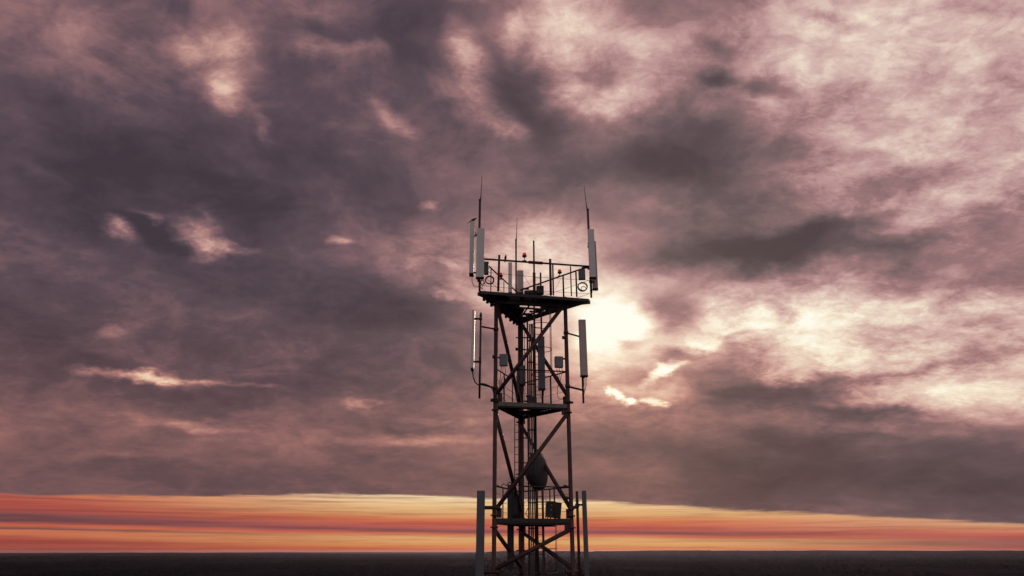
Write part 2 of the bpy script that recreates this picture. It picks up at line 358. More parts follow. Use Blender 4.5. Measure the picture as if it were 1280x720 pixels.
for i in range(len(levels) - 1):
    a, b = levels[i], levels[i + 1]; s = .30 if i < 3 else .2
    brace(Rg(a - s) + Vector((-.05, -.02, 0)), Lg(b + s) + Vector((.05, -.02, 0)))
    brace(Bg(a - s), Rg(b + s)); brace(Lg(a - s), Bg(b + s))
    if i:
        for p, q in ((Lg, Rg), (Rg, Bg), (Bg, Lg)):
            if i > 2: MB().tube(p(a), q(a), .035).build('crossbar', STEEL, tower)
    if i and i < 5:                                            # gusset plates where braces meet a leg
        for p, q, sg in ((Rg, Lg, -1), (Lg, Rg, 1), (Bg, Rg, -1), (Rg, Bg, 1), (Bg, Lg, 1), (Lg, Bg, -1)):
            d = (q(0) - p(0)).normalized(); m = MB()
            m.beam(p(a + sg * .19) + d * .05, p(a + sg * .19) + d * .24, .016, .30)
            for k in range(2): m.tube(p(a + sg * (.12 + .16 * k)) + d * .17 - Vector((0, .03, 0)), p(a + sg * (.12 + .16 * k)) + d * .17 + Vector((0, .03, 0)), .014, seg=6)
            m.build('gusset_plate', STEEL, tower)

rnd = random.Random(4)
# --- middle and lower platforms: boards across the triangle of legs
def inner_platform(z, mats, board):
    deck = MB(); n = 17
    for k in range(n):
        t = (k + .5) / n
        p = Lg(z).lerp(Bg(z), t); q = Rg(z).lerp(Bg(z), t)
        if k in (7, 8, 9):
            m1 = p.lerp(q, .30); m2 = p.lerp(q, .62)
            deck.beam(p - Vector((.04, 0, 0)), m1, .105, .035); deck.beam(m2, q, .105, .035)
        else:
            deck.beam(p - Vector((rnd.uniform(.0, .09), 0, 0)), q + Vector((rnd.uniform(.0, .06), 0, 0)), .11, .035)
    d = deck.build('platform', mats, tower, Vector((.5, 23.8, z)))
    e = MB()
    for p, q in ((Lg, Rg), (Rg, Bg), (Bg, Lg)):
        a, b = p(z - .09), q(z - .09); e.beam(a.lerp(b, .03), b.lerp(a, .03), .05, .13)
    a, b = Lg(z - .11).lerp(Bg(z - .11), .45), Rg(z - .11).lerp(Bg(z - .11), .45); e.beam(a, b, .06, .10)
    e.build('edge_beam', DARKST, d)
    f = MB(); a, b = Lg(z - .04), Rg(z - .04); o = Vector((0, -.045, 0))
    f.beam(a.lerp(b, .02) + o, b.lerp(a, .02) + o, .02, .135)
    f.build('fascia_board', board, d)
    return d
mid_deck = inner_platform(ZM, DARKST, DECKM)
low_deck = inner_platform(ZL, DARKST, DARKST)

def rails(deck, segs, posts, wires, r=.024):
    m = MB()
    for p, q in segs: m.tube(p, q, r)
    m.build('handrail', STEEL, deck)
    for p, q, rr in posts: MB().tube(p, q, rr).build('rail_post', STEEL, deck)
    if wires:
        m = MB()
        for p, q, dr in wires: m.path(sag(p, q, dr, 6), .006, 5)
        m.build('guard_wire', GALV, deck)
up = lambda v, d: v + Vector((0, 0, d))
zr = zat(463.5, 23.1)
m1 = up(Lg(zr).lerp(Rg(zr), .30), 0)
w = []
for hh in (.25, .5, .75):
    w += [(Rg(ZM + hh), Bg(ZM + hh + .03), .02), (Lg(ZM + hh), Bg(ZM + hh), .05), (Lg(ZM + hh + .1), Lg(ZM + hh - .1).lerp(Bg(ZM + hh - .1), .8), .0)]
pr = Rg(0).lerp(Bg(0), .34); pl = Lg(0).lerp(Bg(0), .33); pl2 = Lg(0).lerp(Bg(0), .66)
def col(v, z0, z1, r): return (Vector((v.x, v.y, z0)), Vector((v.x, v.y, z1)), r)
rails(mid_deck, [(m1, Rg(zr)), (Rg(zr), Bg(zr)), (Lg(zr), Bg(zr))],
      [col(pr, ZM, zr, .03), col(pl, ZM, zr, .02), col(pl2, ZM, zr, .02), col(m1, ZM, zr, .022)], w)
zr2 = zat(608.5, 23.1)
m2 = Lg(zr2).lerp(Rg(zr2), .36); f2 = Lg(0).lerp(Rg(0), .78)
pl = Lg(0).lerp(Bg(0), .30)
w = []
for hh in (.27, .55, .8): w += [(Rg(ZL + hh), Bg(ZL + hh), .02), (Lg(ZL + hh), Bg(ZL + hh), .03)]
rails(low_deck, [(m2, Rg(zr2)), (Rg(zr2), Bg(zr2)), (Lg(zr2), Bg(zr2))],
      [col(f2, ZL, zr2, .026), col(pl, ZL, zr2, .02), col(m2, ZL, zr2, .02), col(Rg(0).lerp(Bg(0), .4), ZL, zr2, .022)], w)

# --- top platform
TL, TR, TA = P(598, 365, 22.15), P(737.5, 374, 23.0), P(646, 401, 25.55)
zt = (TL.z + TR.z + TA.z) / 3
TL.z = TR.z = TA.z = zt
deck = MB(); n = 27
for k in range(n):
    t = (k + .5) / n * .93
    p = TL.lerp(TA, t); q = TR.lerp(TA, t)
    if k % 2 == 0: oh = rnd.uniform(-.01, .09)
    p = p - Vector((oh + rnd.uniform(-.01, .01) - (.0 if k % 2 else .03), 0, 0)); q = q + Vector((rnd.uniform(-.06, .04), 0, 0)); th = rnd.uniform(.03, .045)
    if t < .19: 
        if k in (2, 4): deck.beam(p, p.lerp(q, .26), .095, th); deck.beam(p.lerp(q, .38), p.lerp(q, .42), .095, th); deck.beam(p.lerp(q, .56), q, .095, th)
        else: deck.beam(p, q, .10, th)
    elif t < .80:
        L = (q - p).length; wl = min(.5, .92 / L); wr = min(.5, (.62 if k % 3 else .30) / L)
        deck.beam(p, p.lerp(q, wl), .108, th)
        if k % 5 != 2:
            ins = (.26 if k in (7, 8, 9, 13, 14, 15, 18, 19) else 0) / L
            deck.beam(q.lerp(p, max(wr, ins + .1)), q.lerp(p, ins), .095, th)
    else: deck.beam(p, q, .11, th)
top_deck = deck.build('platform', DARKST, tower, Vector((.8, 23.4, zt)))
e = MB()
for p, q in ((TL, TR), (TR, TA), (TA, TL)):
    a, b = up(p, -.06), up(q, -.06); e.beam(a.lerp(b, .02), b.lerp(a, .02), .05, .085)
for p, q in ((Lg, Rg), (Rg, Bg), (Bg, Lg)):
    a, b = p(zt - .17), q(zt - .17); e.beam(a, b, .10, .14)
for c, g in ((TL, Lg), (TR, Rg), (TA, Bg)): e.beam(up(c, -.10), g(zt - .12), .09, .12)
a, b = TL.lerp(TR, .5), TA; e.beam(up(a, -.07), up(b, -.07), .04, .05)
e.beam(up(TL.lerp(TA, .4), -.07), up(TR.lerp(TA, .4), -.07), .05, .06)
e.build('edge_beam', DARKST, top_deck)
for t in (.12, .2, .3, .42, .55, .68, .8, .9):
    p = up(TL.lerp(TA, t), -.16); MB().box(p + Vector((.02, 0, 0)), (.10, .08, .10)).build('bracket', DARKST, top_deck)
Fl, Fr = P(601, 323.5, 22.2), P(736, 333, 23.02)
Al = P(645.5, 364.5, 25.45)
m = MB().tube(Fl, Fr, .034); m.tube(Fl, Al, .026).tube(Fr, Al, .030)
a = Fl.lerp(Fr, .435); b = Fl.lerp(Fr, .565); m.tube(a, b, .055)
m.build('handrail', STEEL, top_deck)
def front(px, py):          # on the front rail line
    t = (px - 598) / 139.5; return P(px, py, 22.15 + .85 * t)
def post(px, y0, y1, r, Y=None, lean=0):
    if Y is None: Y = 22.15 + .85 * (px - 598) / 139.5
    a = P(px, y1, Y); b = Vector((a.x, a.y, zat(y0, Y)))
    MB().tube(a + Vector((lean, 0, 0)), b, r).build('rail_post', STEEL, top_deck)
post(623.8, 319, 364, .042, lean=-.03); post(688.6, 324, 369, .045); post(691.8, 329, 369, .028)
post(714.3, 333, 370, .022, 23.1); post(721, 340, 371, .03, 23.4); post(704.6, 345, 371, .032, 24.0)
post(613.5, 334, 364, .018, 22.9); post(629.8, 352, 372, .016, 23.9)
m = MB()
z1 = P(640, 345, 22.6).z; z2 = P(640, 362, 22.6).z
for z in (z1, z2):
    m.path(sag(Vector((TL.x, TL.y, z)), Vector((TR.x, TR.y, z)), .04, 10), .007, 5)
    m.path(sag(Vector((TL.x, TL.y, z)), Vector((TA.x, TA.y, z)), .03, 6), .007, 5)
    m.path(sag(Vector((TR.x, TR.y, z)), Vector((TA.x, TA.y, z)), .03, 6), .007, 5)
m.path([P(654, 343, 22.7), P(663, 358, 23)], .006, 5).path([P(701, 348, 24), P(694, 362, 23.6)], .005, 5)
m.build('guard_wire', GALV, top_deck)
for c_, s_ in ((P(675, 363, 23.2), (.27, .2, .30)), (P(664, 366, 22.9), (.5, .2, .12)), (P(657, 361, 23.5), (.25, .1, .05))): MB().box(c_, s_, bev=.01).build('junction_box', DARKST, top_deck)

# --- ladders
def ladder(x0, x1, ytop, ybot, Y, name_mat=STEEL, hoops=(), step=.28, r=.02, hr=.36, hx=0, strap=()):
    zt_, zb_ = zat(ytop, Y), (zat(ybot, Y) if ybot is not None else .3)
    ym = ytop + 40; a = P(x0, ym, Y).x; b = P(x1, ym, Y).x
    m = MB().tube((a, Y, zb_), (a, Y, zt_), r).tube((b, Y, zb_), (b, Y, zt_), r)
    z = zb_ + .1
    while z < zt_ - .05: m.tube((a, Y, z), (b, Y, z), .011, seg=6); z += step
    ld = m.build('ladder', name_mat, tower, Vector(((a + b) / 2, Y, (zt_ + zb_) / 2)))
    if hoops:
        g = MB(); c = (a + b) / 2 + hx
        for hy in hoops:
            z = zat(hy, Y); g.path(arc((c, Y - hr * .6, z), hr, 0, 350, 28), .012, 6, True)
        for ang in strap:
            x = c + hr * math.cos(R(ang)); y = Y - hr * .6 + hr * math.sin(R(ang))
            g.tube((x, y, zat(hoops[-1], Y)), (x, y, zat(hoops[0], Y)), .008, seg=6)
        g.build('safety_cage', name_mat, ld)
    return ld
ladder(667.6, 676.3, 341, 507, 24.0, r=.034, hoops=(380, 409, 439, 470), hx=.12, strap=(-35, -10, 20))
ladder(643.4, 648.6, 508, 650, 24.55, r=.016, step=.26)
ladder(671.8, 679.0, 612, 722, 23.75, r=.034, step=.2, hoops=(628, 658, 686, 716), hx=.17, hr=.34, strap=(-30, 0))
ladder(671.8, 679.0, 722, None, 23.75, r=.034, step=.3)
# --- cable tray with its ties, up the middle
Yc = 24.35
xa, xb = P(660.3, 540, Yc).x, P(669.6, 540, Yc).x
m = MB(); zt2 = zat(392, Yc)
m.tube((xa, Yc, .4), (xa, Yc, zt2), .032).tube((xb, Yc, .4), (xb, Yc, zt2), .040)
m2_ = MB(); z = 1.0; k = 0
while z < zt2:
    m2_.beam((xa, Yc - .03, z), (xb, Yc - .03, z), .03, .045)
    if k % 3 == 0: m2_.beam((P(645, 540, Yc).x, Yc - .02, z + .12), (xb, Yc - .02, z + .12), .03, .04)
    z += .82; k += 1
tray = m.build('cable_tray', DARKST, tower); m2_.build('tray_tie', DARKST, tray)
# post beside the back leg
MB().tube((P(654.2, 560, 24.9).x, 24.9, .4), (P(654.2, 560, 24.9).x, 24.9, zat(398, 24.9)), .02).build('conduit', STEEL, tower)
MB().tube((P(678.5, 660, 23.6).x, 23.55, ZL - 5), (P(678.5, 660, 23.6).x, 23.55, zat(612, 23.55)), .03).build('conduit', STEEL, tower)

# ------------------------------------------------------------------ feeder cables in the tray
for k, (px, r, mm, lab) in enumerate(((662.6, .022, CABR, 'reddish feeder cable clipped in the tray, nearest its left rail'), (665.0, .03, SLATE, 'grey feeder cable down the middle of the cable tray'), (667.2, .022, BLACK, 'black feeder cable clipped in the tray, nearest its right rail'))):
    x = P(px, 540, Yc).x; pts = []
    z = .5
    while z < zat(396, Yc): pts.append((x + rnd.uniform(-.012, .012), Yc - .07, z)); z += .9
    single(MB().path(pts, r, 7), 'feeder_cable', mm, pts[0], lab, 'cable', 'feeder cables in the central tray')

# odd fittings on the legs
def stub(p, q, r=.03, name='leg_bracket'):
    MB().tube(p, q, r, seg=8).tube(Vector(q) - Vector((0, 0, .05)), Vector(q) + Vector((0, 0, .05)), .045, seg=8).build(name, DARKST, tower)
stub(Rg(zat(608, RY)), P(706, 608, 23.15)); stub(Rg(zat(622.5, RY)), P(708.2, 622.5, 23.1), .035)
stub(Rg(zat(422, RY)), P(704, 422, 23.1), .02); stub(Lg(zat(445, LY)), P(617, 446, 22.7), .02)
stub(Bg(zat(436.5, BY)), P(645.8, 436.5, 25.0), .03); MB().tube(Bg(zat(436.5, BY)), P(660, 437.5, Yc), .028).build('crossbar', STEEL, tower)
MB().tube(Bg(zat(547, BY)), P(661, 548, Yc), .022).build('crossbar', STEEL, tower); MB().tube(Bg(zat(578, BY)), P(661, 579, Yc), .022).build('crossbar', STEEL, tower)
MB().tube(Lg(zat(500.5, LY)) - Vector((.16, .05, 0)), Lg(zat(502, LY)) + Vector((.1, -.05, 0)), .05).build('leg_bracket', DARKST, tower)
MB().tube(Rg(zat(503.5, RY)) + Vector((.17, -.05, 0)), Rg(zat(503.5, RY)) - Vector((.1, .05, 0)), .04).build('leg_bracket', DARKST, tower)
for px, py, Y in ((636, 517, 23.9), (683, 518, 23.9)):
    MB().tube(P(px, py, Y), P(px, py - 4, Y), .035).build('deck_fitting', DARKST, mid_deck)
def loose(pts, r, label, mm=BLACK): single(MB().path([P(*p) for p in pts], r, 6), 'loose_cable', mm, P(*pts[-1]), label, 'cable', 'loose cables hanging in the tower')
loose([(656, 400, 24.6), (655.6, 440, 24.6), (656.8, 470, 24.6), (655.8, 503, 24.6)], .013, 'thin cable hanging beside the back leg down to the middle platform')
loose([(663.8, 430, 24.1), (663, 452, 24.1), (664.4, 475, 24.1), (663.2, 500, 24.1)], .012, 'thin cable left of the ladder ending at the small round-capped cabinet')
loose([(655.5, 628, 24), (659, 625.5, 24), (661.5, 632, 24), (657, 642, 24), (661, 648, 24)], .013, 'S-shaped loose cable just above the lower platform, left of the cable tray')
loose([(620.5, 606, 22.8), (626, 609, 22.9), (629, 604.5, 22.95), (633, 607, 23), (637, 602.5, 23.1), (640, 606, 23.2)], .016, 'tangled cable lying on the lower handrail at the left')
loose([(681.8, 612, 23.5), (682.4, 626, 23.5), (681.9, 640, 23.5), (682, 650, 23.5)], .012, 'pale thin cable beside the perforated box on the lower platform', PALE)
loose([(645.5, 470, 24.7), (646.5, 484, 24.7), (644.5, 496, 24.7), (647, 504, 24.7)], .012, 'thin cable under the short dark panel in the middle storey')

# ------------------------------------------------------------------ aerials
def radome(m, x, y, z0, z1, w, d, ang=0, bev=.012, topdrop=0):
    rot = Matrix.Rotation(R(ang), 3, 'Z'); m.box((x, y, (z0 + z1) / 2), (w, d, z1 - z0), rot, bev)
def panel(px0, px1, y0, y1, Y, d, mm, label, pole=None, arms=(), ang=0, cables=0, cap=True, pr_=.035, body=None, armr=.03, hang=.35, w=None):
    """panel aerial: pixel extent at distance Y, its clamp pole and the arms that hold it"""
    ym = (y0 + y1) / 2; a = P(px0, ym, Y); b = P(px1, ym, Y); x = (a.x + b.x) / 2; w = w or (b.x - a.x)
    z1, z0 = zat(y0, Y), zat(y1, Y)
    t = thing('panel_antenna', label, 'antenna', (x, Y, z0), 'panel antennas on the tower')
    m = MB(); radome(m, x, Y, z0, z1, w, d, ang); body = m.build('radome', mm, t)
    m = MB(); rot = Matrix.Rotation(R(ang), 3, 'Z')
    m.box((x, Y, z0 - .022), (w * 1.06, d * 1.05, .045), rot, .006)
    for dx_ in (-.3, 0, .3): m.tube((x + dx_ * w, Y, z0 - .09), (x + dx_ * w, Y, z0 - .04), .014, seg=8)
    m.build('end_cap', DARKST, t)
    if pole:
        ppx, p0, p1, PY = pole; pp = P(ppx, (p0 + p1) / 2, PY)
        MB().tube((pp.x, PY, zat(p1, PY)), (pp.x, PY, zat(p0, PY)), pr_, seg=12).build('mounting_pole', STEEL, t)
        for fz in (.12, .86):
            z = z0 + (z1 - z0) * fz
            m = MB().beam((pp.x, PY, z), (x, Y, z), .05, .06)
            m.box((pp.x, PY, z), (pr_ * 3, pr_ * 3, .07)); m.box((pp.x, PY, z + .12), (pr_ * 2.8, pr_ * 2.8, .025))
            m.build('clamp', DARKST, t)
    for (p, q, rr) in arms:
        m = MB().tube(p, q, rr); dd = (Vector(q) - Vector(p)).normalized()
        m.tube(Vector(q) - Vector((0, 0, .05)), Vector(q) + Vector((0, 0, .05)), .09, seg=12)
        m.build('support_arm', STEEL, t)
    for k in range(cables):
        xx = x + (k - (cables - 1) / 2) * w * .5 / max(cables - 1, 1); tgt = (pole and P(pole[0], 500, pole[3]).x) or x
        pts = [Vector((xx, Y, z0 - .06)), Vector((xx, Y, z0 - .06 - hang * .5)), Vector((xx * .7 + tgt * .3, Y + .02, z0 - .06 - hang * .85)), Vector((tgt + .03, Y + .05, z0 - .06 - hang * (1.0 + .1 * k)))]
        MB().path(pts, .010, 6).build('cable', BLACK, t)
    return t
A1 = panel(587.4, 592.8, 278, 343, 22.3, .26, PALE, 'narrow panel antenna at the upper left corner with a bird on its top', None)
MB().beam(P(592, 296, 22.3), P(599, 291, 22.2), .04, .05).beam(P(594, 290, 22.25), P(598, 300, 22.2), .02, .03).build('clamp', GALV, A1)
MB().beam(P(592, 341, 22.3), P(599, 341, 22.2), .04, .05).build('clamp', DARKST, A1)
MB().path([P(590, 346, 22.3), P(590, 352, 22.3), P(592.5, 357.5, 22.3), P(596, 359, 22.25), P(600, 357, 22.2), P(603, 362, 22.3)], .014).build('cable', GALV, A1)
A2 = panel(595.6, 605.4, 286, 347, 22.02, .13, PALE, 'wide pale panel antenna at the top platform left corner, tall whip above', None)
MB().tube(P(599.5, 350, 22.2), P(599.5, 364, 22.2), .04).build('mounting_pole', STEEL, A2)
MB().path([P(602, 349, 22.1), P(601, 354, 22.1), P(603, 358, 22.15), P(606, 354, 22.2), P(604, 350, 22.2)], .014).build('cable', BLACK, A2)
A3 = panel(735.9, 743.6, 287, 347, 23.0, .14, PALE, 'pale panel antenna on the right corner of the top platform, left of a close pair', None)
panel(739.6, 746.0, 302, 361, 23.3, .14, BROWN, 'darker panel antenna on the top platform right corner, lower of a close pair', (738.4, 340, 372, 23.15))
def whip(px, ytop, ypole, ybot, Y, r, label, tipx, jog=0):
    a = P(px, ypole, Y); zt_ = a.z; a.z = zat(ybot, Y); t = thing('whip_antenna', label, 'antenna', a, 'whip antennas on the top platform')
    MB().tube(a, (a.x, Y, zt_), r, seg=12).tube((a.x, Y, zt_ - .02), (a.x, Y, zt_ + .02), r * 1.2, seg=12).build('mast', STEEL, t)
    b = P(tipx, ytop, Y)
    MB().tube((a.x + jog, Y, zt_ - .1), b, .017, .007, seg=8).tube((a.x + jog, Y, zt_), Vector((a.x + jog, Y, zt_)).lerp(b, .12), .022, seg=8).build('whip', DARKST, t)
    return t
whip(600.0, 219.5, 250, 352, 22.2, .042, 'whip antenna on a dark mast behind the wide upper left panel', 602.6, .02)
whip(734.6, 232, 262, 366, 23.05, .042, 'whip antenna leaning left above the right corner panel pair', 730, -.02)
whip(645.0, 272.5, 300, 392, 25.3, .034, 'thin whip antenna on a mast at the back corner of the top platform', 646.4, .01)
lr = thing('lightning_rod', 'plain dark rod clamped to the middle of the top front handrail', 'rod', P(668, 372, 22.6), None)
MB().tube(P(668, 372, 22.62), (P(668, 372, 22.62).x, 22.62, zat(301, 22.62)), .034, .03).build('rod', STEEL, lr)
MB().tube(P(668, 372, 22.62), (P(668, 372, 22.62).x, 22.62, zat(341, 22.62)), .052).build('sleeve', STEEL, lr)
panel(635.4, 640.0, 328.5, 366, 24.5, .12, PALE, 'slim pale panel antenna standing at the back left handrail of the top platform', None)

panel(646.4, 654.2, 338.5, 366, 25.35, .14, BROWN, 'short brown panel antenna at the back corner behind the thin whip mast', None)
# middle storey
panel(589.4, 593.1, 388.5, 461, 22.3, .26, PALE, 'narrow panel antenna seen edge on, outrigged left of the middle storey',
      (600.2, 391, 498, 22.32), [(P(600.2, 408, 22.32), Lg(zat(411.5, 22.78)), .03), (P(600.2, 480, 22.32), Lg(zat(485, 22.78)), .03)])
single(MB().path([P(590.5, 463, 22.3), P(591.5, 471, 22.28), P(594, 478, 22.25), P(597.5, 481, 22.22), P(601, 479.5, 22.25), P(606, 480, 22.3), P(612, 482.5, 22.5), P(616, 487, 22.65), P(617.5, 493, 22.7), P(618, 502, 22.7)], .022, 8),
       'cable', BLACK, P(618, 502, 22.7), 'black cable curving from the edge-on left panel back to the tower leg', 'cable', None)
panel(724.3, 733.3, 400, 469.5, 23.45, .15, BROWN, 'tall panel antenna, flare-paled warm grey, outrigged right of the middle storey',
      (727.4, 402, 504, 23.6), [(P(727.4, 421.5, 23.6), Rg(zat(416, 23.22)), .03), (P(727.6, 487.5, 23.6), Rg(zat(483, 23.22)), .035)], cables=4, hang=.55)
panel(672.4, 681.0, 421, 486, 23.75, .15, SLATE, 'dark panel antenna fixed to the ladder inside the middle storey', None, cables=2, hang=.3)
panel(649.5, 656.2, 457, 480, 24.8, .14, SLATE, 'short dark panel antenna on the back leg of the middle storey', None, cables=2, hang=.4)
# lower storey
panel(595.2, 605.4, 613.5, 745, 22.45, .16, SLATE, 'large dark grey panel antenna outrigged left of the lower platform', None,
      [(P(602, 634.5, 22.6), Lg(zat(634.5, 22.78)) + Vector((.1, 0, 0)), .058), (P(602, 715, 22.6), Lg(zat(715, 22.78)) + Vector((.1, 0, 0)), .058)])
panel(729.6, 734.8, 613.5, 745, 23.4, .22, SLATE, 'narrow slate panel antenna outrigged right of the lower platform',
      (723.2, 614, 745, 23.35), [(P(723, 632, 23.35), Rg(zat(636, 23.22)), .055), (P(723, 715, 23.35), Rg(zat(715, 23.22)) - Vector((.12, 0, 0)), .058)], pr_=.045)
panel(634.2, 642.4, 606, 709, 24.1, .16, NAVY, 'dark blue panel antenna hanging between the left legs below the lower rail', None)
m = MB()
for k in range(6): m.path([P(642.5 + k * .3, 606, 23.9), P(643.2 + k * .5, 622, 23.9), P(642 + k * 1.0, 640, 23.9), P(641 + k * 1.2, 652, 23.9)], .03, 7)
single(m, 'cable_bundle', BLACK, P(645, 652, 23.9), 'thick black cable bundle fanning down beside the dark blue panel', 'cables')

# ------------------------------------------------------------------ dish
c = P(668.5, 589.5, 24.1); t = thing('dish_antenna', 'round dark microwave dish inside the tower above the lower railing', 'dish antenna', c + Vector((0, 0, -.62)))
nrm = Vector((math.sin(R(64)), -math.cos(R(64)), .02)).normalized(); q = nrm.to_track_quat('Z', 'Y').to_matrix()
def lathe(prof, c, q, seg=40):
    m = MB(); rings = []
    for r, h in prof:
        rings.append([m.bm.verts.new(c + q @ Vector((r * math.cos(2 * math.pi * k / seg), r * math.sin(2 * math.pi * k / seg), h))) for k in range(seg)])
    for A, B in zip(rings, rings[1:]):
        for k in range(seg):
            f = m.bm.faces.new((A[k], A[(k + 1) % seg], B[(k + 1) % seg], B[k])); f.smooth = True
    m.bm.faces.new(rings[0][::-1]); m.bm.faces.new(rings[-1]); return m
lathe([(.10, -.30), (.34, -.22), (.55, -.05), (.62, .02), (.62, .22), (.60, .23), (.60, .02)], c, q).build('reflector', DARKST, t)
lathe([(.595, .20), (.56, .255), (.42, .30), (.22, .325), (.05, .33)], c, q).build('radome', NAVY2, t)
m = MB(); back = c - nrm * .3; m.tube(back, back - nrm * .16, .11).beam(back - nrm * .08, Vector((xa, Yc, back.z)), .08, .10).beam(back - nrm * .08 + Vector((0, 0, .2)), Vector((xa, Yc, back.z + .22)), .04, .05)
m.build('mount', DARKST, t)
MB().path([back, back + Vector((-.2, -.1, -.05)), back + Vector((-.25, -.1, -.35)), back + Vector((-.1, 0, -.6))], .02).build('cable', BLACK, t)

# ------------------------------------------------------------------ remote radio boxes
def radio(px0, px1, y0, y1, Y, label, cabs=(), arm=None, mm=BOXM, d=.16, ang=0, name='radio_unit', cat='radio unit', fins=True):
    ym = (y0 + y1) / 2; a, b = P(px0, ym, Y), P(px1, ym, Y); z0, z1 = zat(y1, Y), zat(y0, Y); x = (a.x + b.x) / 2; w = b.x - a.x
    t = thing(name, label, cat, (x, Y, z0)); rot = Matrix.Rotation(R(ang), 3, 'Z')
    MB().box((x, Y, (z0 + z1) / 2), (w, d, z1 - z0), rot, .012).build('housing', mm, t)
    if fins:
        m = MB()
        for k in range(7): m.box(Vector((x, Y, (z0 + z1) / 2)) + rot @ Vector(((k - 3) * w / 8, d / 2 + .02, 0)), (.008, .045, (z1 - z0) * .86), rot)
        m.build('heat_sink', mm, t)
    if arm:
        MB().beam(arm[0], arm[1], .05, .055).box(arm[0], (.1, .1, .12)).build('bracket', DARKST, t)
    for pts in cabs: MB().path([P(*p) for p in pts], .011, 6).build('cable', BLACK, t)
    return t
radio(624.6, 634.6, 443, 457.5, 22.95, 'grey radio box on the left leg, midway up the middle storey',
      [[(627, 458, 22.95), (626, 466, 22.95), (624.6, 478, 22.9), (624.5, 500, 22.9)], [(629, 458, 22.95), (628.4, 466, 22.95), (631.5, 473, 23), (629.4, 486, 23), (629.6, 502, 23)],
       [(631, 458, 22.95), (632, 465, 22.95), (627, 475, 22.9), (625, 490, 22.9)], [(623.5, 463, 22.9), (630, 467, 23), (636, 472, 23.1)]], (Lg(zat(447, 22.78)), P(626, 447, 22.95)), ang=-8)
radio(693.4, 703.6, 446, 459.5, 23.3, 'grey radio box on the right leg against the bright sky',
      [[(696, 460, 23.3), (697, 470, 23.3), (699.5, 478, 23.3), (696.8, 484, 23.3), (696.5, 494, 23.3), (699, 499, 23.3), (704, 498, 23.3)], [(699, 460, 23.3), (700, 466, 23.3), (698.5, 472, 23.3), (699.6, 478, 23.3)],
       [(701, 460, 23.3), (703.5, 461.5, 23.3), (701.5, 470, 23.3), (700, 478, 23.3)]], (Rg(zat(448.5, 23.22)), P(702, 448.5, 23.3)), ang=10)
radio(605.3, 610.9, 328, 343, 22.5, 'small dark box beside the wide upper left panel', mm=SLATE, arm=(P(600, 336, 22.3), P(606, 336, 22.45)))
radio(723.0, 731.6, 337, 349.5, 23.1, 'small grey box hung under the top handrail beside the right corner', mm=SLATE, arm=(P(736, 334.5, 23.05), P(727, 335, 23.08)), ang=-6)
# loops of spare cable
def coil(px, py, Y, r, label, turns=3, rr=.013):
    m = MB(); c = P(px, py, Y)
    for k in range(turns):
        m.path(arc(c + Vector((rnd.uniform(-.015, .015), .03 * k, rnd.uniform(-.015, .015))), r * rnd.uniform(.9, 1.05), 0, 348, 26, (1, 0, 0), (0, .1, 1)), rr, 6, True)
    return single(m, 'coiled_cable', BLACK, c, label, 'cable', 'coiled spare cables')
coil(612, 350, 22.4, .155, 'coil of black cable under the small dark box on the left')
coil(602, 353, 22.3, .075, 'tiny loop of cable at the foot of the wide upper left panel', 2, .01)
coil(728.2, 358, 23.1, .165, 'large coil of black cable under the small grey box at the right corner')
coil(729.5, 361, 23.0, .09, 'small inner loop of cable resting within the right corner coil', 1)
# equipment standing on the platforms
c = P(691.5, 651, 23.6); t = thing('equipment_box', 'dark perforated equipment box standing on the lower platform', 'equipment box', c)
z0, z1 = ZL + .03, zat(627.5, 23.55); rot = Matrix.Rotation(R(6), 3, 'Y')
x = P(691.8, 638, 23.55).x; cz = (z0 + z1) / 2 + .02; w = .50; hh = z1 - z0 - .04
m = MB()                                                       # a case with six small ventilation holes right through it
xs = [-w / 2, -.085, -.057, .047, .075, w / 2]; zs = [-hh / 2, -.17, -.15, -.01, .01, .14, .16, hh / 2]
for i in range(5):
    for j in range(7):
        if i in (1, 3) and j in (1, 3, 5): continue
        cc = Vector(((xs[i] + xs[i + 1]) / 2, 0, (zs[j] + zs[j + 1]) / 2))
        m.box(Vector((x, 23.55, cz)) + rot @ cc, (xs[i + 1] - xs[i] - .0005, .22, zs[j + 1] - zs[j] - .0005), rot)
m.build('housing', DARKST, t)
MB().tube((x - .2, 23.55, z0 - .02), (x - .2, 23.55, z0 + .05), .02).tube((x + .2, 23.55, z0 - .02), (x + .2, 23.55, z0 + .05), .02).build('foot', DARKST, t)
c = P(664, 504, 23.7); t = thing('equipment_cabinet', 'small dark cabinet with a round cap standing on the middle platform', 'cabinet', (c.x, 23.7, ZM + .02))
cz = ZM + .02
MB().box((c.x + .02, 23.7, cz + .19), (.34, .28, .36), None, .02).build('housing', DARKST, t)
MB().tube((c.x - .08, 23.7, cz + .37), (c.x - .08, 23.7, cz + .42), .1).build('cap', DARKST, t)
MB().path([(c.x - .16, 23.65, cz + .2), (c.x - .3, 23.6, cz + .2), (c.x - .32, 23.6, cz)], .03).build('cable', BLACK, t)

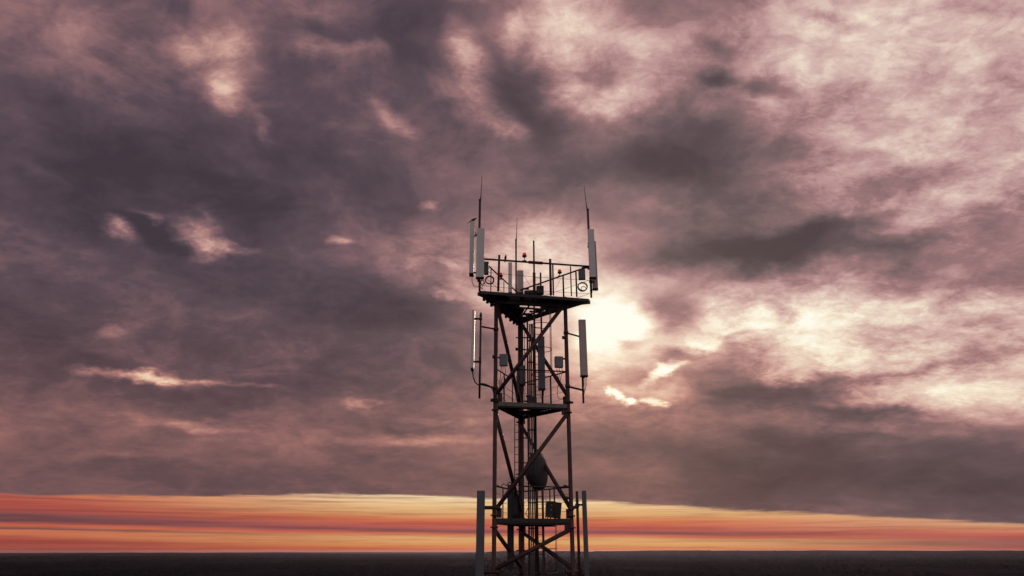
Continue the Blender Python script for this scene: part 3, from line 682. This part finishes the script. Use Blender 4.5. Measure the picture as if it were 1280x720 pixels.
# ------------------------------------------------------------------ red obstruction lights
def lamp_at(p, stem, label):
    t = thing('obstruction_light', label, 'warning light', p, 'red warning lights on the top platform'); x, y, z = p
    MB().tube(p, (x, y, z + stem), .012).box((x, y, z + .01), (.14, .08, .03)).build('stem', DARKST, t)
    z += stem
    MB().tube((x, y, z), (x, y, z + .05), .02, .07, 14).tube((x, y, z + .05), (x, y, z + .085), .082, .082, 14).build('lamp_base', DARKST, t)
    lathe([(.062, .085), (.068, .12), (.064, .16), (.048, .19), (.02, .203)], Vector((x, y, z)), Matrix.Identity(3), 16).build('lamp_glass', RED, t)
    return t
lamp_at(P(655.6, 326.5, 22.5), .13, 'red warning light standing on the top front handrail')
lamp_at(P(699.7, 345.5, 24.25), .09, 'red warning light on the sloping right handrail')
lamp_at(P(625.9, 349, 23.7), .06, 'red warning light beside the thick post on the left')

# ------------------------------------------------------------------ birds: one continuous body each
def bird(p, length, pitch, yaw, label, fat=1.0):
    L = length; prof = [(-.50, .012, .05), (-.36, .018, .06), (-.22, .05, .075), (-.08, .10, .105), (.06, .125, .12), (.18, .115, .115), (.27, .078, .078), (.33, .066, .066), (.385, .062, .060), (.425, .042, .04), (.455, .016, .014), (.50, .005, .004)]
    m = MB(); seg = 12; rings = []
    rot = Matrix.Rotation(R(yaw), 3, 'Z') @ Matrix.Rotation(-R(pitch), 3, 'Y')
    for (t_, hz_, wy) in prof:
        lift = .02 * L if t_ > .25 else 0
        rings.append([m.bm.verts.new(rot @ Vector((t_ * L, wy * L * fat * math.cos(2 * math.pi * k / seg), lift + hz_ * L * fat * math.sin(2 * math.pi * k / seg)))) for k in range(seg)])
    for A, B in zip(rings, rings[1:]):
        for k in range(seg):
            f = m.bm.faces.new((A[k], A[(k + 1) % seg], B[(k + 1) % seg], B[k])); f.smooth = True
    m.bm.faces.new(rings[0][::-1]); m.bm.faces.new(rings[-1])
    lowest = min(v.co.z for v in m.bm.verts)
    hip = rot @ Vector((.0, 0, -.06 * L)); foot = -.17 * L
    for sgn in (-1, 1):
        h = hip + Vector((0, sgn * .04 * L, 0)); f0 = Vector((hip.x + .01, sgn * .045 * L, foot))
        m.tube(h, f0, .016 * L, .01 * L, 6)
        for a in (-25, 0, 25, 180): m.tube(f0, f0 + Matrix.Rotation(R(yaw + a), 3, 'Z') @ Vector((.07 * L, 0, .003)), .007 * L, .004 * L, 5)
    for v in m.bm.verts: v.co += p - Vector((0, 0, foot - .004 * L))
    return single(m, 'bird', FEATHER, p, label, 'bird')
zb = zat(278, 22.3)
bird(Vector((P(590.2, 278, 22.3).x, 22.3, zb)), .42, 34, 10, 'black bird perched on top of the narrow upper left panel', 1.0)
pb = Fl.lerp(Fr, (631 - 601) / 135) + Vector((0, 0, .034))
bird(pb, .30, 62, -70, 'small black bird sitting upright on the top front handrail', 1.15)

# ------------------------------------------------------------------ ground
def gh(x, y):
    r = math.hypot(x, y); az = math.degrees(math.atan2(x, y))
    h = 6 * mnoise.noise(Vector((x / 1800, y / 1800, 3))) * min(1, r / 1500)
    if r > 5000:
        f = min(1, (r - 5000) / 8000)
        n = mnoise.fractal(Vector((az / 14, r / 9000, 1.2)), 1, 2, 4)
        h += f * (22 * n)
        u = min(1, max(0, (az + 5) / 5)); u = u * u * (3 - 2 * u); h += f * 62 * u * (1 if abs(az) < 90 else 0) * math.exp(-((r - 15000) / 3500) ** 2) + f * 16 * math.exp(-((az - 1.0) / 3) ** 2) * math.exp(-((r - 15000) / 3500) ** 2)
        h += f * 26 * math.exp(-((az + 27) / 4.5) ** 2) * math.exp(-((r - 16000) / 4000) ** 2)
        h += f * 9 * mnoise.noise(Vector((az / 1.3, r / 4000, 7)))
    if r < 1200: h *= max(0, (r - 200) / 1000)
    return h
bm = bmesh.new(); rs = [0] + [60 * 1.093 ** k for k in range(72)]; NA = 540
prev = None; cv = bm.verts.new((0, 0, 0))
for r in rs[1:]:
    ring = []
    for k in range(NA):
        a = 2 * math.pi * k / NA; x, y = r * math.sin(a), r * math.cos(a); ring.append(bm.verts.new((x, y, gh(x, y))))
    if prev is None:
        for k in range(NA): bm.faces.new((cv, ring[(k + 1) % NA], ring[k]))
    else:
        for k in range(NA): bm.faces.new((prev[k], prev[(k + 1) % NA], ring[(k + 1) % NA], ring[k]))
    prev = ring
bmesh.ops.recalc_face_normals(bm, faces=bm.faces)
for f in bm.faces: f.smooth = True
me = bpy.data.meshes.new('ground'); bm.to_mesh(me); bm.free()
if me.polygons[0].normal.z < 0: me.flip_normals()
gm = bpy.data.materials.new('fields_and_heath'); gm.use_nodes = True; t = gm.node_tree; b = t.nodes['Principled BSDF']
g = t.nodes.new('ShaderNodeTexCoord')
vor = t.nodes.new('ShaderNodeTexVoronoi'); vor.inputs['Scale'].default_value = 1 / 620; t.links.new(g.outputs['Object'], vor.inputs['Vector'])
rp = t.nodes.new('ShaderNodeValToRGB'); t.links.new(vor.outputs['Color'], rp.inputs[0])
rp.color_ramp.elements[0].color = (.008, .008, .013, 1); rp.color_ramp.elements[1].color = (.018, .015, .020, 1); rp.color_ramp.elements[0].position = .35; rp.color_ramp.elements[1].position = .8
nz = t.nodes.new('ShaderNodeTexNoise'); nz.inputs['Scale'].default_value = 1 / 130; nz.inputs['Detail'].default_value = 9; t.links.new(g.outputs['Object'], nz.inputs['Vector'])
rp2 = t.nodes.new('ShaderNodeValToRGB'); t.links.new(nz.outputs['Fac'], rp2.inputs[0]); rp2.color_ramp.elements[0].color = (.35, .35, .4, 1); rp2.color_ramp.elements[1].color = (1.3, 1.2, 1.1, 1); rp2.color_ramp.elements[0].position = .4; rp2.color_ramp.elements[1].position = .65
mx = t.nodes.new('ShaderNodeMix'); mx.data_type = 'RGBA'; mx.blend_type = 'MULTIPLY'; mx.inputs[0].default_value = 1
t.links.new(rp.outputs[0], mx.inputs[6]); t.links.new(rp2.outputs[0], mx.inputs[7]); t.links.new(mx.outputs[2], b.inputs['Base Color'])
b.inputs['Roughness'].default_value = 1; b.inputs['Specular IOR Level'].default_value = 0
me.materials.append(gm); go = bpy.data.objects.new('ground', me); COL.objects.link(go); go['kind'] = 'structure'; go['label'] = 'dark flat countryside reaching the low horizon'

# far-off woodland: crowns beyond counting
FOL = mat('dark_foliage', (.009, .009, .013), .95, 0, col2=(.005, .005, .009), scale=.02)
FOL.node_tree.nodes['Principled BSDF'].inputs['Specular IOR Level'].default_value = 0
rn = random.Random(9); vs = []; fs = []
def crown(x, y, z, w, h):
    i = len(vs); s = 6; a0 = rn.random() * 6
    vs.append((x, y, z + h))
    for lvl, (rr, hf) in enumerate(((.62, .8), (1, .45), (.8, .1))):
        for k in range(s):
            a = a0 + 2 * math.pi * k / s + lvl * .5; q_ = rr * w * .5 * rn.uniform(.75, 1.2); vs.append((x + q_ * math.cos(a), y + q_ * math.sin(a), z + h * hf * rn.uniform(.9, 1.08)))
    for k in range(s):
        k2 = (k + 1) % s; fs.append((i, i + 1 + k, i + 1 + k2))
        for l in range(2): fs.append((i + 1 + l * s + k, i + 1 + (l + 1) * s + k, i + 1 + (l + 1) * s + k2, i + 1 + l * s + k2))
cnt = 0
while cnt < 15000:
    a = R(rn.uniform(-44, 44)); r = 1500 * (9 ** rn.random()) ; x, y = r * math.sin(a), r * math.cos(a)
    v = mnoise.fractal(Vector((x / 700, y / 1500, 0)), 1, 2, 4)
    if v < .0: continue
    cnt += 1; sc = 1 + max(0, r - 3000) / 5000
    crown(x, y, gh(x, y) - 1.5, rn.uniform(12, 24) * sc, rn.uniform(8, 17))
me = bpy.data.meshes.new('woodland'); me.from_pydata(vs, [], fs); me.update(); me.materials.append(FOL)
wo_ = bpy.data.objects.new('woodland', me); COL.objects.link(wo_); wo_['kind'] = 'stuff'; wo_['label'] = 'dark far-off woodland covering the plain below the horizon'; wo_['category'] = 'woodland'

# ------------------------------------------------------------------ the air
hz_m = MB().box((0, 0, (H + 18 - 40) / 2), (70000, 70000, H + 18 + 40))
hm = bpy.data.materials.new('haze'); hm.use_nodes = True; t = hm.node_tree; t.nodes.clear()
o_ = t.nodes.new('ShaderNodeOutputMaterial'); pv = t.nodes.new('ShaderNodeVolumePrincipled')
pv.inputs['Color'].default_value = (.84, .79, 1, 1); pv.inputs['Density'].default_value = HAZE; pv.inputs['Anisotropy'].default_value = .6
t.links.new(pv.outputs[0], o_.inputs['Volume'])
ho = hz_m.build('haze', hm); ho['kind'] = 'stuff'; ho['label'] = 'thin evening haze over the plain'; ho['category'] = 'haze'
